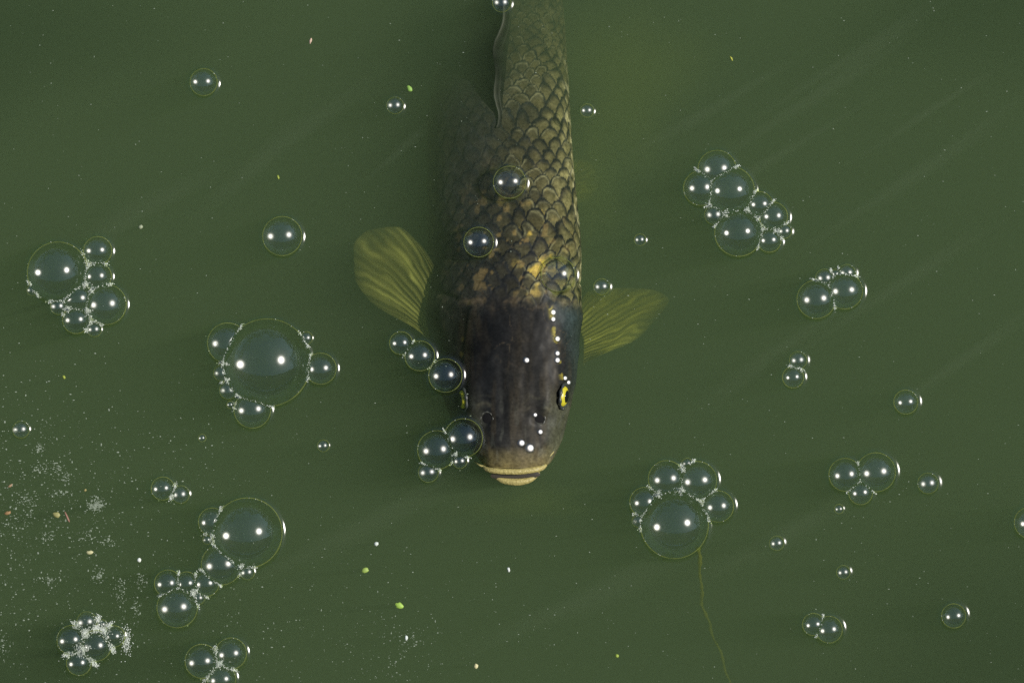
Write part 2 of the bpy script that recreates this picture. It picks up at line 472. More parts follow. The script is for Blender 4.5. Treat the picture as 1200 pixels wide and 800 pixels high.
# width of rows follows girth so the scales stay in columns
girth = np.repeat(((S[2] - S[1]) / 160.0)[:, None], NR, 1)
v0 = v0 / np.clip(girth, 0.45, 1.2)
best_d = np.full((NS, NR), -1.0); best_id = np.zeros((NS, NR)); found = np.zeros((NS, NR), bool)
row0 = np.floor(u0 / DU)
for k in range(-3, 2):                           # most headward first: it lies on top
    row = row0 + k
    colm = np.round(v0 / DV - 0.5 * (row % 2))
    cu = row * DU; cv = (colm + 0.5 * (row % 2)) * DV
    du = (u0 - cu) / (DU * 1.75); dv = (v0 - cv) / (DV * 0.60)
    r = np.sqrt(np.clip(du, 0, None) ** 2 * 1.0 + np.abs(dv) ** 2.2)
    hit = (r < 1) & (du >= -0.05) & ~found
    best_d = np.where(hit, 1 - r, best_d)
    best_id = np.where(hit, (np.sin(row * 12.9898 + colm * 78.233) * 43758.5453) % 1.0, best_id)
    found |= hit
edge = np.clip(best_d + 0.10 * (fbm(flat, 130, 13, 2).reshape(NS, NR) - 0.5), 0, 1)                       # 0 at the free rim of a scale, rising inwards
scaly = sstep(372, 335, pyy + 14 * (fbm(flat, 60, 5, 2).reshape(NS, NR) - 0.5) - 10 * np.abs(VV) / 0.08)
relief = (0.0006 * (1 - edge) * sstep(0.0, 0.10, edge)) * scaly
P = P + N * relief[..., None]
# --- head relief: gill cover edge, brow ridges, nostril pits, skin lumps
headw = sstep(330, 380, pyy)
lump = (fbm(flat, 55, 21, 3).reshape(NS, NR) - 0.5) * 0.0034 * headw
gill = np.exp(-((pyy - (352 + 60 * np.clip(np.abs(VV) / 0.10 - 0.35, 0, 1) * -0.6)) / 4.0) ** 2) * sstep(0.030, 0.050, np.abs(VV)) * -0.0022
gill += np.exp(-((pyy - 372) / 13.0) ** 2) * sstep(0.045, 0.06, np.abs(VV)) * 0.0022
brow = (np.exp(-(((pxx - 640) / 9) ** 2 + ((pyy - 468) / 26) ** 2)) + np.exp(-(((pxx - 556) / 9) ** 2 + ((pyy - 470) / 26) ** 2))) * 0.0022
sock = -(np.exp(-(((pxx - 659) / 8) ** 2 + ((pyy - 464) / 15) ** 2)) + np.exp(-(((pxx - 540) / 7) ** 2 + ((pyy - 468) / 15) ** 2))) * 0.0016
pit = -(np.exp(-(((pxx - 631) / 7) ** 2 + ((pyy - 490) / 7) ** 2)) + np.exp(-(((pxx - 571) / 7) ** 2 + ((pyy - 491) / 7) ** 2))) * 0.0022
groove = -(np.exp(-((pxx - (588 + (pyy - 420) * 0.02)) / 5.0) ** 2) + np.exp(-((pxx - (616 - (pyy - 420) * 0.03)) / 5.0) ** 2)) * 0.0006 * sstep(400, 430, pyy) * sstep(520, 470, pyy)
P = P + N * (lump + gill + brow + sock + pit + groove)[..., None]
# --- pigment
n1 = fbm(flat, 70, 31, 4).reshape(NS, NR); n2 = fbm(flat, 160, 41, 3).reshape(NS, NR); n3 = fbm(flat, 18, 51, 3).reshape(NS, NR)
streak = fbm(flat * np.array([1, 0.16, 1]), 190, 61, 3).reshape(NS, NR)
lat = np.abs(VV + 0.030 * sstep(430, 330, pyy)) / (np.clip(girth, 0.4, 1.2) * 0.085)           # 0 on back, shifted to paint in the flank's shade; about 1 low down
def mixc(a, b_, f):
    return a + (np.array(b_) - a) * np.clip(f, 0, 1)[..., None]
C = np.zeros((NS, NR, 3)) + np.array((0.022, 0.024, 0.024))
# body: dark back, khaki flanks, every scale darker at its free rim
tone = 0.55 + 0.45 * best_id
flank = sstep(0.10, 0.72, lat)
C = mixc(C, (0.105, 0.095, 0.043), sstep(0.04, 0.45, edge) * (0.10 + 0.85 * flank) * tone * (0.35 + 1.1 * n1) * scaly)
C = mixc(C, (0.27, 0.25, 0.11), sstep(0.10, 0.5, edge) * sstep(0.60, 1.0, lat) * (0.4 + 0.6 * sstep(20, 140, pyy)) * (0.15 + 0.9 * n2) * scaly)
C = mixc(C, (0.62, 0.58, 0.34), sstep(0.52, 0.66, n2) * sstep(0.95, 1.15, lat) * sstep(30, 150, pyy) * scaly * 0.9)  # sun's rim light along the flank edge, painted into the pigment
pale = np.exp(-((edge - 0.16) / 0.06) ** 2) * sstep(0.45, 0.6, n1) * sstep(0.25, 0.6, lat)  # rippling sunlight lines painted in along the scale rims
C = mixc(C, (0.42, 0.40, 0.20), pale * scaly * 0.5)
C = mixc(C, (0.010, 0.014, 0.017), (1 - sstep(0.0, 0.26, edge)) * (0.25 + 0.75 * n1) * 0.85 * scaly)
# a few gold scales near the nape, only partly coloured
gold = np.exp(-(((pxx - 634) / 26) ** 2 + ((pyy - 292) / 48) ** 2)) * sstep(0.54, 0.62, n1) * sstep(0.25, 0.5, best_id)
C = mixc(C, (0.55, 0.40, 0.07), gold * sstep(0.06, 0.3, edge) * scaly * sstep(0.42, 0.58, n2) * 0.9)
gold2 = np.exp(-(((pxx - 605) / 60) ** 2 + ((pyy - 300) / 75) ** 2)) * sstep(0.60, 0.70, n2)
C = mixc(C, (0.30, 0.21, 0.07), gold2 * scaly * 0.4)
# head
hd = 1 - scaly
C = mixc(C, (0.021, 0.022, 0.022), hd)
C = mixc(C, (0.060, 0.050, 0.034), hd * sstep(0.45, 0.75, streak) * 0.7)
C = mixc(C, (0.010, 0.012, 0.014), hd * sstep(0.48, 0.66, n3) * 0.85)
C = mixc(C, (0.050, 0.072, 0.076), hd * sstep(0.52, 0.80, lat) * sstep(480, 420, pyy) * (0.4 + 0.8 * n1))      # slate gill covers
C = mixc(C, (0.125, 0.130, 0.088), hd * sstep(0.50, 0.90, np.abs(pxx - 603) / 58.0) * sstep(440, 500, pyy) * (0.35 + 0.9 * n1))
for nx_, ny_ in ((631, 490), (571, 491)):          # wrinkled paler skin behind each nostril
    rr_ = np.sqrt((pxx - nx_ + 2) ** 2 + (pyy - ny_ + 2) ** 2)
    C = mixc(C, (0.16, 0.15, 0.10), hd * np.exp(-((rr_ - 14 - 14 * (n1 - 0.5)) / 2.2) ** 2) * sstep(ny_ - 4, ny_ - 14, pyy) * sstep(0.44, 0.60, n1) * 0.55)
    C = mixc(C, (0.12, 0.115, 0.08), hd * np.exp(-((rr_ - 24 - 26 * (n1 - 0.5)) / 1.8) ** 2) * sstep(ny_ - 8, ny_ - 18, pyy) * sstep(0.52, 0.64, n2) * 0.3)
C = mixc(C, (0.10, 0.105, 0.09), hd * sstep(0.58, 0.70, fbm(flat * np.array([1, 0.3, 1]), 260, 81, 2).reshape(NS, NR)) * sstep(440, 500, pyy) * 0.5)
C = mixc(C, (0.16, 0.12, 0.07), hd * np.exp(-((pyy - 350 - 8 * (n3 - 0.5)) / 7.0) ** 2) * sstep(0.48, 0.62, n2) * 0.8)   # pale seam at the nape
crack = np.exp(-((n1 - 0.5) / 0.012) ** 2) * sstep(0.4, 0.6, n3)
C = mixc(C, (0.14, 0.11, 0.07), hd * crack * sstep(470, 400, pyy) * 0.5)
C = mixc(C, (0.22, 0.18, 0.075), hd * sstep(516, 550, pyy + 24 * (n1 - 0.5)) * (0.35 + 0.8 * n2))      # tan snout
C = mixc(C, (0.009, 0.011, 0.013), hd * np.exp(-(((pxx - 568) / 20) ** 2 + ((pyy - 425) / 62) ** 2)) * (0.4 + 0.7 * n1))  # shade on the head's far side, painted into the pigment
C = mixc(C, (0.060, 0.052, 0.040), hd * np.exp(-((pxx - 612 - 8 * (n3 - 0.5)) / 16) ** 2) * sstep(350, 400, pyy) * n2 * 0.9)
# gill covers: dark seam with gold flecks between head roof and cover
for sx_, c0, c1, gl_ in ((1, 641, 657, 1.0), (-1, 553, 541, 0.12)):
    seam = c0 + (c1 - c0) * (pyy - 350) / 90.0 + 5 * (n3 - 0.5) * 2
    ln = np.exp(-((pxx - seam) / 2.6) ** 2) * sstep(345, 360, pyy) * sstep(452, 436, pyy)
    C = mixc(C, (0.006, 0.008, 0.008), hd * ln * 0.9)
    C = mixc(C, (0.40, 0.34, 0.05), hd * np.exp(-((pxx - seam - sx_ * 1.5) / 2.6) ** 2) * sstep(345, 360, pyy) * sstep(452, 436, pyy) * sstep(0.55, 0.62, n2) * gl_)
mott = 0.45 + 1.1 * fbm(flat * np.array([1, 0.6, 1]), 38, 71, 3).reshape(NS, NR)
C = C * (0.6 + 0.8 * n2)[..., None] * mott[..., None]
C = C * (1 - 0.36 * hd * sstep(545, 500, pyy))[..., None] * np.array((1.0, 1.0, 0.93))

carp = empty('carp', (float(ctr[200, 0]), float(ctr[200, 1]), float(P[:, :, 2].min())))
tag(carp, 'dark olive carp with golden scales surfacing with its pale mouth out of the green water', 'fish')
carp_loc = np.array(carp.location)
verts = P.reshape(-1, 3)
idx = np.arange(NS * NR).reshape(NS, NR)
qa = np.stack([idx[:-1], np.roll(idx, -1, 1)[:-1], np.roll(idx, -1, 1)[1:], idx[1:]], -1).reshape(-1, 4)
faces = qa.tolist() + [idx[0].tolist(), idx[-1].tolist()[::-1]]
def pigment(me, cols):
    a = me.color_attributes.new('pigment', 'FLOAT_COLOR', 'POINT')
    c4 = np.ones((len(me.vertices), 4), np.float32); c4[:, :cols.shape[1]] = cols
    a.data.foreach_set('color', c4.ravel())
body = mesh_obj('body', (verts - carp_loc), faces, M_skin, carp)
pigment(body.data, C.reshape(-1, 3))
bvh = BVHTree.FromPolygons([tuple(p) for p in verts], qa.tolist())

def on_fish(px, py):
    o = Vector(cam.location); d = (W(px, py, 0) - o).normalized()
    loc, nrm, i, dist = bvh.ray_cast(o, d)
    if nrm is not None and nrm.dot(d) > 0: nrm = -nrm
    return loc, nrm

def part(name, v, f, mat, parent=carp, smooth=True):
    base = Vector(carp.location)
    o = mesh_obj(name, [Vector(p) - base for p in v], f, mat, parent, smooth)
    return o

def disc_cap(c, n, up, ru, rv, rise, seg=28, rings=8):
    """low dome on a surface: c centre, n normal, up = long axis"""
    u = (up - n * up.dot(n)).normalized(); w_ = n.cross(u)
    v, f = [c + n * rise], []
    for r in range(1, rings + 1):
        q_ = r / rings
        for k in range(seg):
            a = 2 * math.pi * k / seg
            v.append(c + u * (ru * q_ * math.cos(a)) + w_ * (rv * q_ * math.sin(a)) + n * (rise * math.sqrt(max(0, 1 - q_ * q_))))
    for k in range(seg): f.append((0, 1 + k, 1 + (k + 1) % seg))
    for r in range(rings - 1):
        for k in range(seg):
            a, b_ = 1 + r * seg + k, 1 + r * seg + (k + 1) % seg
            f.append((a, a + seg, b_ + seg, b_))
    return v, f

def ring_tube(c, n, up, ru, rv, rt, seg=32, a0=0.0, a1=2 * math.pi):
    u = (up - n * up.dot(n)).normalized(); w_ = n.cross(u)
    pts = [c + u * (ru * math.cos(a0 + (a1 - a0) * k / seg)) + w_ * (rv * math.sin(a0 + (a1 - a0) * k / seg)) for k in range(seg + 1)]
    return tube_mesh(pts, [rt * (0.8 + 0.35 * math.sin(k * 1.7)) for k in range(seg + 1)], 8)

for (ex_, ey_, low) in ((659, 464, 0.0), (541, 468, 0.0)):
    loc, nrm = on_fish(ex_, ey_)
    sgn = 1 if ex_ > 600 else -1
    nrm = Vector((sgn * 0.90, -0.1, 0.36)).normalized()
    fwd = Vector((-0.35 * sgn, -1, 0.0)).normalized()
    c0 = loc + nrm * (0.0012 if sgn > 0 else -0.0012)
    eye = part('eye', *disc_cap(c0, nrm, fwd, 0.0086, 0.0068, 0.0032), M_iris)
    p = part('pupil', *disc_cap(c0 + nrm * 0.0012, nrm, fwd, 0.0060, 0.0046, 0.0028), M_pupil, eye)
    l = part('eye_rim', *ring_tube(c0, nrm, fwd, 0.0102, 0.0080, 0.0015), M_lid, eye)

for (ex_, ey_) in ((631, 490), (571, 491)):
    loc, nrm = on_fish(ex_, ey_)
    no = part('nostril', *disc_cap(loc + nrm * 0.0006, nrm, Vector((0, -1, 0)), 0.0052, 0.0047, 0.0006), M_nostril)
    part('nostril_rim', *ring_tube(loc + nrm * 0.0008, nrm, Vector((0, -1, 0)), 0.0060, 0.0054, 0.0008), M_nrim, no)

# lips: two fleshy rolls around a dark gape
def lip(name, rows, mat):
    """rows: (px, py, z, radius)"""
    pts, rad = [], []
    n = 40
    arr = np.array(rows, float); xs = np.linspace(0, 1, len(rows)); x = np.linspace(0, 1, n)
    cc = [interp(x, xs, arr[:, k]) for k in range(4)]
    for k in range(n):
        pts.append(W(cc[0][k], cc[1][k], cc[2][k])); rad.append(cc[3][k])
    return part(name, *tube_mesh(pts, rad, 14), mat)
lip('upper_lip', [(567, 547, -.005, .0012), (570, 549.5, -.003, .0020), (580, 551.5, 0.0, .0024), (603, 552.5, 0.001, .0025), (624, 550.5, 0.0, .0025), (635, 548, -.003, .0021), (640, 544.5, -.005, .0012)], M_lip)
lip('lower_lip', [(577, 554.5, -.006, .0008), (582, 559.5, -.0055, .0017), (591, 563.2, -.0045, .0026), (605, 564.6, -.004, .0030), (618, 562.8, -.0045, .0026), (627, 558.2, -.0055, .0017), (632, 553, -.006, .0008)], M_lip)
c_ = W(604, 556.5, -0.0035)
part('gape', *disc_cap(c_, Vector((0, -0.1, 1)).normalized(), Vector((1, 0.03, 0)), 0.0205, 0.0042, 0.0005), M_mouth)
for pts in ([(642, 536, -.006), (648, 530, -.008), (650, 524, -.011)], [(568, 547, -.005), (562, 545, -.007), (556, 541, -.010)]):
    part('barbel', *tube_mesh([W(*p) for p in pts], [0.0010, 0.0008, 0.0003], 8), M_lip)

# fins ------------------------------------------------------------
def fan(name, base, tips, zb, zt, rays, colr, alpha, curl, seed, root_dark=0.0):
    """fin web between a base line and a tip line (photo px), stiffened by raised rays"""
    nu, nv = 150, 70
    base = np.array(base, float); tips = np.array(tips, float)
    tb = np.linspace(0, 1, len(base)); tp = np.linspace(0, 1, len(tips)); t_ = np.linspace(0, 1, nu)
    bx, by = np.interp(t_, tb, base[:, 0]), np.interp(t_, tb, base[:, 1])
    tx, ty = interp(t_, tp, tips[:, 0]), interp(t_, tp, tips[:, 1])
    pts = []; cols = []
    gt, gr = np.meshgrid(t_, np.linspace(0, 1, nv))
    warp = fbm(np.stack([gt.ravel() * 3, gr.ravel() * 3, 0 * gt.ravel()], -1), 1.0, int(seed * 10) + 3, 3).reshape(nv, nu)
    stk = fbm(np.stack([(gt.ravel() + 0.25 * warp.ravel()) * 14, gr.ravel() * 2.2, 0 * gt.ravel() + seed], -1), 1.0, int(seed * 10), 3).reshape(nv, nu)
    for j in range(nv):
        r = j / (nv - 1)
        for i in range(nu):
            fray = 1 - 0.10 * (warp[-1, i] - 0.3) * r - 0.02 * stk[-1, i] * r
            rr = r * fray
            # rays bow a little
            mx_ = bx[i] + (tx[i] - bx[i]) * rr; my_ = by[i] + (ty[i] - by[i]) * rr
            bow = math.sin(math.pi * r) * curl[0]
            nx, ny = -(ty[i] - by[i]), (tx[i] - bx[i])
            mx_ += nx * bow; my_ += ny * bow
            ph = (t_[i] + 0.10 * (warp[j, i] - 0.5)) * rays * 2 * math.pi
            z = zb + (zt - zb) * r + curl[1] * math.sin(t_[i] * 5.0 + r * 3.5 + seed) * r + curl[1] * 0.5 * math.sin(t_[i] * 11 + r * 2 + seed) * r * r + 0.0007 * math.cos(ph) * (1 - 0.5 * r)
            pts.append(W(mx_, my_, z))
            ray_ = 0.5 + 0.5 * math.cos(ph + 0.6 * math.sin(r * 9 + seed))
            sn_ = stk[j, i]
            g = (0.48 + 0.20 * ray_ * (1 - 0.5 * r) + 0.9 * max(0, sn_ - 0.45))
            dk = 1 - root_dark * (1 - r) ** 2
            cols.append((colr[0] * g * dk, colr[1] * g * dk, colr[2] * g * dk, min(1, alpha * (0.34 + 0.14 * ray_ + 1.2 * max(0, sn_ - 0.38)) * (1 - 0.85 * r ** 3) * (1 - 0.6 * abs(2 * t_[i] - 1) ** 6))))
    fc = [(j * nu + i, j * nu + i + 1, (j + 1) * nu + i + 1, (j + 1) * nu + i) for j in range(nv - 1) for i in range(nu - 1)]
    o = part(name, pts, fc, M_fin)
    pigment(o.data, np.array(cols, np.float32))
    md = o.modifiers.new('thickness', 'SOLIDIFY'); md.thickness = 0.0005
    return o
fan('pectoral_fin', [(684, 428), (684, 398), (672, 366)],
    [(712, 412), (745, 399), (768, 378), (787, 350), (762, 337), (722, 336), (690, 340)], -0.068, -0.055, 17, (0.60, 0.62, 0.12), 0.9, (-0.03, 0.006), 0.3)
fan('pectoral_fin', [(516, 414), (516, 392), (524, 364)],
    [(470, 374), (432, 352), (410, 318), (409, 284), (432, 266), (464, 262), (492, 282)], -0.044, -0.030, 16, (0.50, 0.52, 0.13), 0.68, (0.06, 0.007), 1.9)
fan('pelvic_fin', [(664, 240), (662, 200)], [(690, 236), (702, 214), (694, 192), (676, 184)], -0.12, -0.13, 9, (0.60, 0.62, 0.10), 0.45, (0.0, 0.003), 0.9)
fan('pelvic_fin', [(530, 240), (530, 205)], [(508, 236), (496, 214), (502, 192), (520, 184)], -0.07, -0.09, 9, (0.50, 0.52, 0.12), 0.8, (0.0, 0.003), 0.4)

# dorsal fin: a long folded sail standing on the back
nu, nv = 160, 24
pts, cols = [], []
for j in range(nv):
    r = j / (nv - 1)
    for i in range(nu):
        q_ = i / (nu - 1)
        row = 150 - q_ * 330
        sI = np.interp(-row, -S[0][::1], np.arange(NS)) if False else np.argmin(np.abs(S[0] - row))
        base_ = P[sI, 0]
        h = 0.084 * float(sstep(0.0, 0.5, q_)) * (1 - 0.5 * q_) + 0.004
        wob = 0.0026 * math.sin(q_ * 17 + 0.6) + 0.0014 * math.sin(q_ * 41)
        lean = -0.003 - 0.005 * r
        z = base_[2] - 0.003 + h * r
        z = min(z, -0.006 - 0.004 * (1 - r))
        pts.append(Vector((base_[0] + 0.004 + r * (lean + wob) , base_[1] - 0.012 * r * q_, z)))
        g = 0.5 + 0.5 * math.sin(q_ * 130)
        k_ = 0.7 + 0.5 * g
        cc = np.array((0.016, 0.018, 0.016)) * k_ + np.array((0.13, 0.135, 0.10)) * (r ** 9 + 0.5 * math.exp(-((r - 0.45 - 0.2 * math.sin(q_ * 9)) / 0.07) ** 2)) * (0.5 + 0.5 * math.sin(q_ * 21))
        cols.append((*cc, 0.95))
fc = [(j * nu + i, j * nu + i + 1, (j + 1) * nu + i + 1, (j + 1) * nu + i) for j in range(nv - 1) for i in range(nu - 1)]
dorsal = part('dorsal_fin', pts, fc, M_fin)
pigment(dorsal.data, np.array(cols, np.float32))
md = dorsal.modifiers.new('thickness', 'SOLIDIFY'); md.thickness = 0.0012; md.offset = 0
# tail fin: vertical forked fan behind the tail root
pts, cols = [], []
tb_ = P[-1].mean(axis=0)
for j in range(20):
    r = j / 19
    for i in range(60):
        q_ = i / 59 * 2 - 1
        ln = 0.11 * (0.45 + 0.55 * abs(q_) ** 1.2)
        pts.append(Vector((tb_[0] + 0.010 * math.sin(r * 3) , tb_[1] - 0.006 + ln * r, tb_[2] + q_ * (0.03 + 0.05 * r) - 0.02 * r)))
        cols.append((0.12, 0.12, 0.05, 0.95))
fc = [(j * 60 + i, j * 60 + i + 1, (j + 1) * 60 + i + 1, (j + 1) * 60 + i) for j in range(19) for i in range(59)]
tail = part('tail_fin', pts, fc, M_fin); pigment(tail.data, np.array(cols, np.float32))
md = tail.modifiers.new('thickness', 'SOLIDIFY'); md.thickness = 0.001

# ------------------------------------------------------------------ bubbles
# clusters: name phrase, foam amount, [(px, py, r px)]
SINGLES = [
    ((239, 97, 16), 'lone clear bubble on open water, nothing near it but a pink speck'),
    ((463, 124, 10), 'small lone bubble beside a tiny green fleck'),
    ((588, 4, 11), 'small lone bubble over the tail end of the carp'),
    ((688, 130, 8), 'tiny lone bubble beside the sunlit rear flank of the carp'),
    ((597, 214, 19), 'round clear bubble floating over the middle of the back of the carp'),
    ((561, 284, 17.5), 'round clear bubble floating over the shaded nape of the carp'),
    ((331, 277, 23), 'lone palm-sized clear bubble out from the shaded pectoral fin of the carp'),
    ((750, 281, 7), 'tiny lone bubble out from the sunlit pectoral fin tip'),
    ((705, 336, 9.5), 'small lone bubble above the base of the sunlit pectoral fin'),
    ((654, 322, 20), 'faint thin bubble over the golden scales behind the head of the carp'),
    ((25, 503, 10), 'small lone bubble at the edge of the pale dusty scum'),
    ((237, 513, 4.5), 'pinhead bubble below the raft with the widest bubble of all'),
    ((379, 522, 7), 'tiny lone bubble on open water between the carp and a wide raft'),
    ((1061, 471, 14), 'lone bubble with a separate bright glint between the twin bubbles and the trio'),
    ((1087, 566, 12), 'small lone bubble beside the trio of bubbles'),
    ((983, 596, 5.5), 'pinhead bubble just below the trio of bubbles'),
    ((910, 636, 8.5), 'tiny lone bubble between the raft with a hanging algae strand and the trio'),
    ((988, 670, 8), 'tiny lone bubble with a doubled glint above the touching pair of equal bubbles'),
    ((1117, 721, 14), 'lone clear bubble on open water beyond the touching pair of equal bubbles'),
    ((1206, 612, 18), 'bubble cut off by the picture edge beside open water'),
]
CLUSTERS = [
    ('nine-bubble raft with white foam seams', 1.0, [(68, 319, 33), (115, 294, 15.5), (115, 324, 15), (125, 357, 22), (92, 350, 16), (90, 375, 15), (69, 359, 9), (38, 340, 6), (111, 386, 8)]),
    ('raft built around the widest bubble of all', 0.55, [(313, 425, 48), (267, 402, 22), (376, 432, 17), (296, 480, 20), (260, 437, 9), (268, 457, 10), (359, 396, 7), (270, 474, 4)]),
    ('long crooked raft near the dusty scum', 0.7, [(290, 624, 38), (249, 611, 15), (260, 661, 22), (290, 670, 8), (197, 683, 14.5), (219, 683, 12.5), (242, 683, 14), (208, 711, 22), (233, 700, 7), (243, 632, 5)]),
    ('foamy pair just above the long crooked raft', 1.2, [(191, 572, 13), (212, 579, 10)]),
    ('compact raft packed in thick white foam', 2.6, [(84, 749, 15.5), (113, 756, 16.5), (102, 728, 11), (134, 745, 11.5), (93, 776, 13.5), (120, 731, 5)]),
    ('foamy trio cut off by the picture edge', 1.5, [(237, 774, 19), (271, 765, 17.5), (260, 795, 16)]),
    ('raft with a thin algae strand trailing from it', 0.8, [(790, 614, 37), (781, 561, 20), (817, 563, 21), (841, 593, 17), (755, 588, 16), (805, 543, 6), (748, 610, 7)]),
    ('slanting raft facing the sunlit flank of the carp', 0.7, [(840, 199, 21), (821, 221, 19), (855, 224, 27), (890, 240, 14), (906, 254, 15.5), (865, 273, 26), (901, 282, 13), (919, 271, 8), (837, 252, 11)]),
    ('raft of two equal bubbles topped by three beads', 0.7, [(956, 351, 21), (989, 341, 20), (966, 326, 10), (992, 320, 9.5), (979, 321, 5)]),
    ('stacked pair with a fused bright glint', 0.9, [(935, 422, 10), (929, 442, 12)]),
    ('trio of bubbles without foam', 0.4, [(990, 556, 18.5), (1026, 553, 22), (1008, 577, 13.5)]),
    ('touching pair of equal bubbles', 0.5, [(953, 731, 12.5), (971, 737, 15)]),
    ('slanting chain by the shaded eye of the carp', 0.3, [(470, 402, 13), (492, 417, 17), (522, 440, 19)]),
    ('knot pressed against the cheek of the carp', 0.45, [(512, 527, 21), (543, 513, 21), (502, 553, 11), (539, 540, 8)]),
]
LAM = 0.0027
RANK = [w_ + ' bubble' for w_ in 'largest,second largest,third largest,fourth largest,fifth largest,sixth largest,seventh largest,eighth largest,ninth largest,tenth largest'.split(',')]

def clip_to(p, i, C_, gap):
    """pull a point of bubble i back to the shared wall with each neighbour"""
    ci, ri = C_[i]
    for j, (cj, rj) in enumerate(C_):
        if j == i: continue
        d = cj - ci; L = d.length
        if L >= ri + rj or L < 1e-6: continue
        a = (L * L + ri * ri - rj * rj) / (2 * L)
        dn = d / L
        e = (p - ci).dot(dn) - (a - gap)
        if e > 0: p = p - dn * e
    return p

def make_bubble(i, C_, label, group):
    c, r = C_[i]
    rp = r / PX
    size = 0 if rp > 24 else (1 if rp > 12 else 2)
    seg, rings = ((72, 22), (48, 16), (28, 10))[size]
    h0 = min(0.9 * LAM, 0.22 * r)
    root = empty('bubble', c)
    tag(root, label, 'bubble', group)
    gap = 0.00025
    def clip(p):
        return clip_to(p, i, C_, gap)
    # dome of film
    v, f = [], []
    oval = 1 + random.uniform(-0.02, 0.02)
    for k in range(rings):
        th = (math.pi / 2) * k / rings
        for m_ in range(seg):
            a = 2 * math.pi * m_ / seg
            p = Vector((c.x + r * math.cos(th) * math.cos(a) * oval, c.y + r * math.cos(th) * math.sin(a) / oval, c.z + h0 * 0.8 + r * 0.88 * math.sin(th)))
            v.append(clip(p) - c)
    v.append(clip(Vector((c.x, c.y, c.z + h0 * 0.8 + r * 0.88))) - c)
    for k in range(rings - 1):
        for m_ in range(seg):
            n_ = (m_ + 1) % seg
            f.append((k * seg + m_, k * seg + n_, (k + 1) * seg + n_, (k + 1) * seg + m_))
    for m_ in range(seg): f.append(((rings - 1) * seg + m_, (rings - 1) * seg + (m_ + 1) % seg, rings * seg))
    mesh_obj('dome', v, f, M_film[size], root)
    # hollow in the water under it
    rb = 1.65 * r; v, f = [], []
    rr_ = max(6, rings - 4)
    zb0 = rb - math.sqrt(rb * rb - r * r)
    v.append(clip(Vector((c.x, c.y, c.z + h0 * 0.7 - zb0))) - c)
    for k in range(1, rr_ + 1):
        q_ = k / rr_ * 0.985
        for m_ in range(seg):
            a = 2 * math.pi * m_ / seg
            zz = rb - math.sqrt(rb * rb - (r * q_) ** 2)
            v.append(clip(Vector((c.x + r * q_ * math.cos(a), c.y + r * q_ * math.sin(a), c.z + h0 * 0.7 - zb0 + zz))) - c)
    for m_ in range(seg): f.append((0, 1 + m_, 1 + (m_ + 1) % seg))
    for k in range(rr_ - 1):
        for m_ in range(seg):
            n_ = (m_ + 1) % seg
            a_ = 1 + k * seg
            f.append((a_ + m_, a_ + seg + m_, a_ + seg + n_, a_ + n_))
    mesh_obj('hollow', v, f, M_bowl[size], root)
    # meniscus: the water drawn up around the outside
    v, f = [], []
    rings_m = 12
    for k in range(rings_m + 1):
        e = k / rings_m
        x_ = e * e * 4.2 * LAM if rp > 9 else e * e * 2.6 * LAM
        for m_ in range(seg):
            a = 2 * math.pi * m_ / seg
            v.append(Vector(((r + x_) * math.cos(a), (r + x_) * math.sin(a), h0 * math.exp(-x_ / LAM) + 0.00002)))
    def free(p):
        P_ = c + p
        return all(j == i or (Vector((P_.x, P_.y, 0)) - Vector((cj.x, cj.y, 0))).length > rj * 1.01 for j, (cj, rj) in enumerate(C_))
    ok = [free(p) for p in v]
    for k in range(rings_m):
        for m_ in range(seg):
            n_ = (m_ + 1) % seg
            q4 = (k * seg + m_, (k + 1) * seg + m_, (k + 1) * seg + n_, k * seg + n_)
            if all(ok[x] for x in q4): f.append(q4)
    if f:
        used = sorted({x for q4 in f for x in q4}); mp = {x: y for y, x in enumerate(used)}
        mo = mesh_obj('meniscus', [v[x] for x in used], [tuple(mp[x] for x in q4) for q4 in f], M_rim[size], root)
        if len(C_) > 3: mo['kind'] = 'stuff'
    # liquid thread with painted-in caustic glow at the waterline, on the open side only
    v, f = [], []
    sg = 6; tr_ = (0.62, 0.5, 0.38)[size] * PX
    okr = []
    for m_ in range(seg):
        a = 2 * math.pi * m_ / seg
        cc = Vector((math.cos(a) * r * 1.0, math.sin(a) * r * 1.0, h0 * 0.9))
        okr.append(free(cc))
        tk = tr_ * (0.75 + 0.5 * random.random())
        for k in range(sg):
            b2 = 2 * math.pi * k / sg
            v.append(cc + Vector((math.cos(a) * math.cos(b2), math.sin(a) * math.cos(b2), math.sin(b2))) * tk)
    runs = []
    for m_ in range(seg):
        if okr[m_] and not okr[m_ - 1]:
            L_ = 0
            while okr[(m_ + L_) % seg] and L_ < seg: L_ += 1
            runs.append((L_, m_))
    if len(runs) > 1:
        keep = {(st_ + k) % seg for L_, st_ in sorted(runs)[-2:] if L_ > seg / 7 or len(runs) < 3 for k in range(L_)}
        okr = [o_ and (q_ in keep) for q_, o_ in enumerate(okr)]
    for m_ in range(seg):
        n_ = (m_ + 1) % seg
        if okr[m_] and okr[n_]:
            for k in range(sg):
                k2 = (k + 1) % sg
                f.append((m_ * sg + k, n_ * sg + k, n_ * sg + k2, m_ * sg + k2))
    if f:
        used = sorted({x for q4 in f for x in q4}); mp = {x: y for y, x in enumerate(used)}
        ro = mesh_obj('rim', [v[x] for x in used], [tuple(mp[x] for x in q4) for q4 in f], M_ring, root)
        if len(runs) > 1: ro['kind'] = 'stuff'
    return root

ico = bmesh.new(); bmesh.ops.create_icosphere(ico, subdivisions=1, radius=1.0)
ICO_V = [v_.co.copy() for v_ in ico.verts]; ICO_F = [[v_.index for v_ in f_.verts] for f_ in ico.faces]; ico.free()

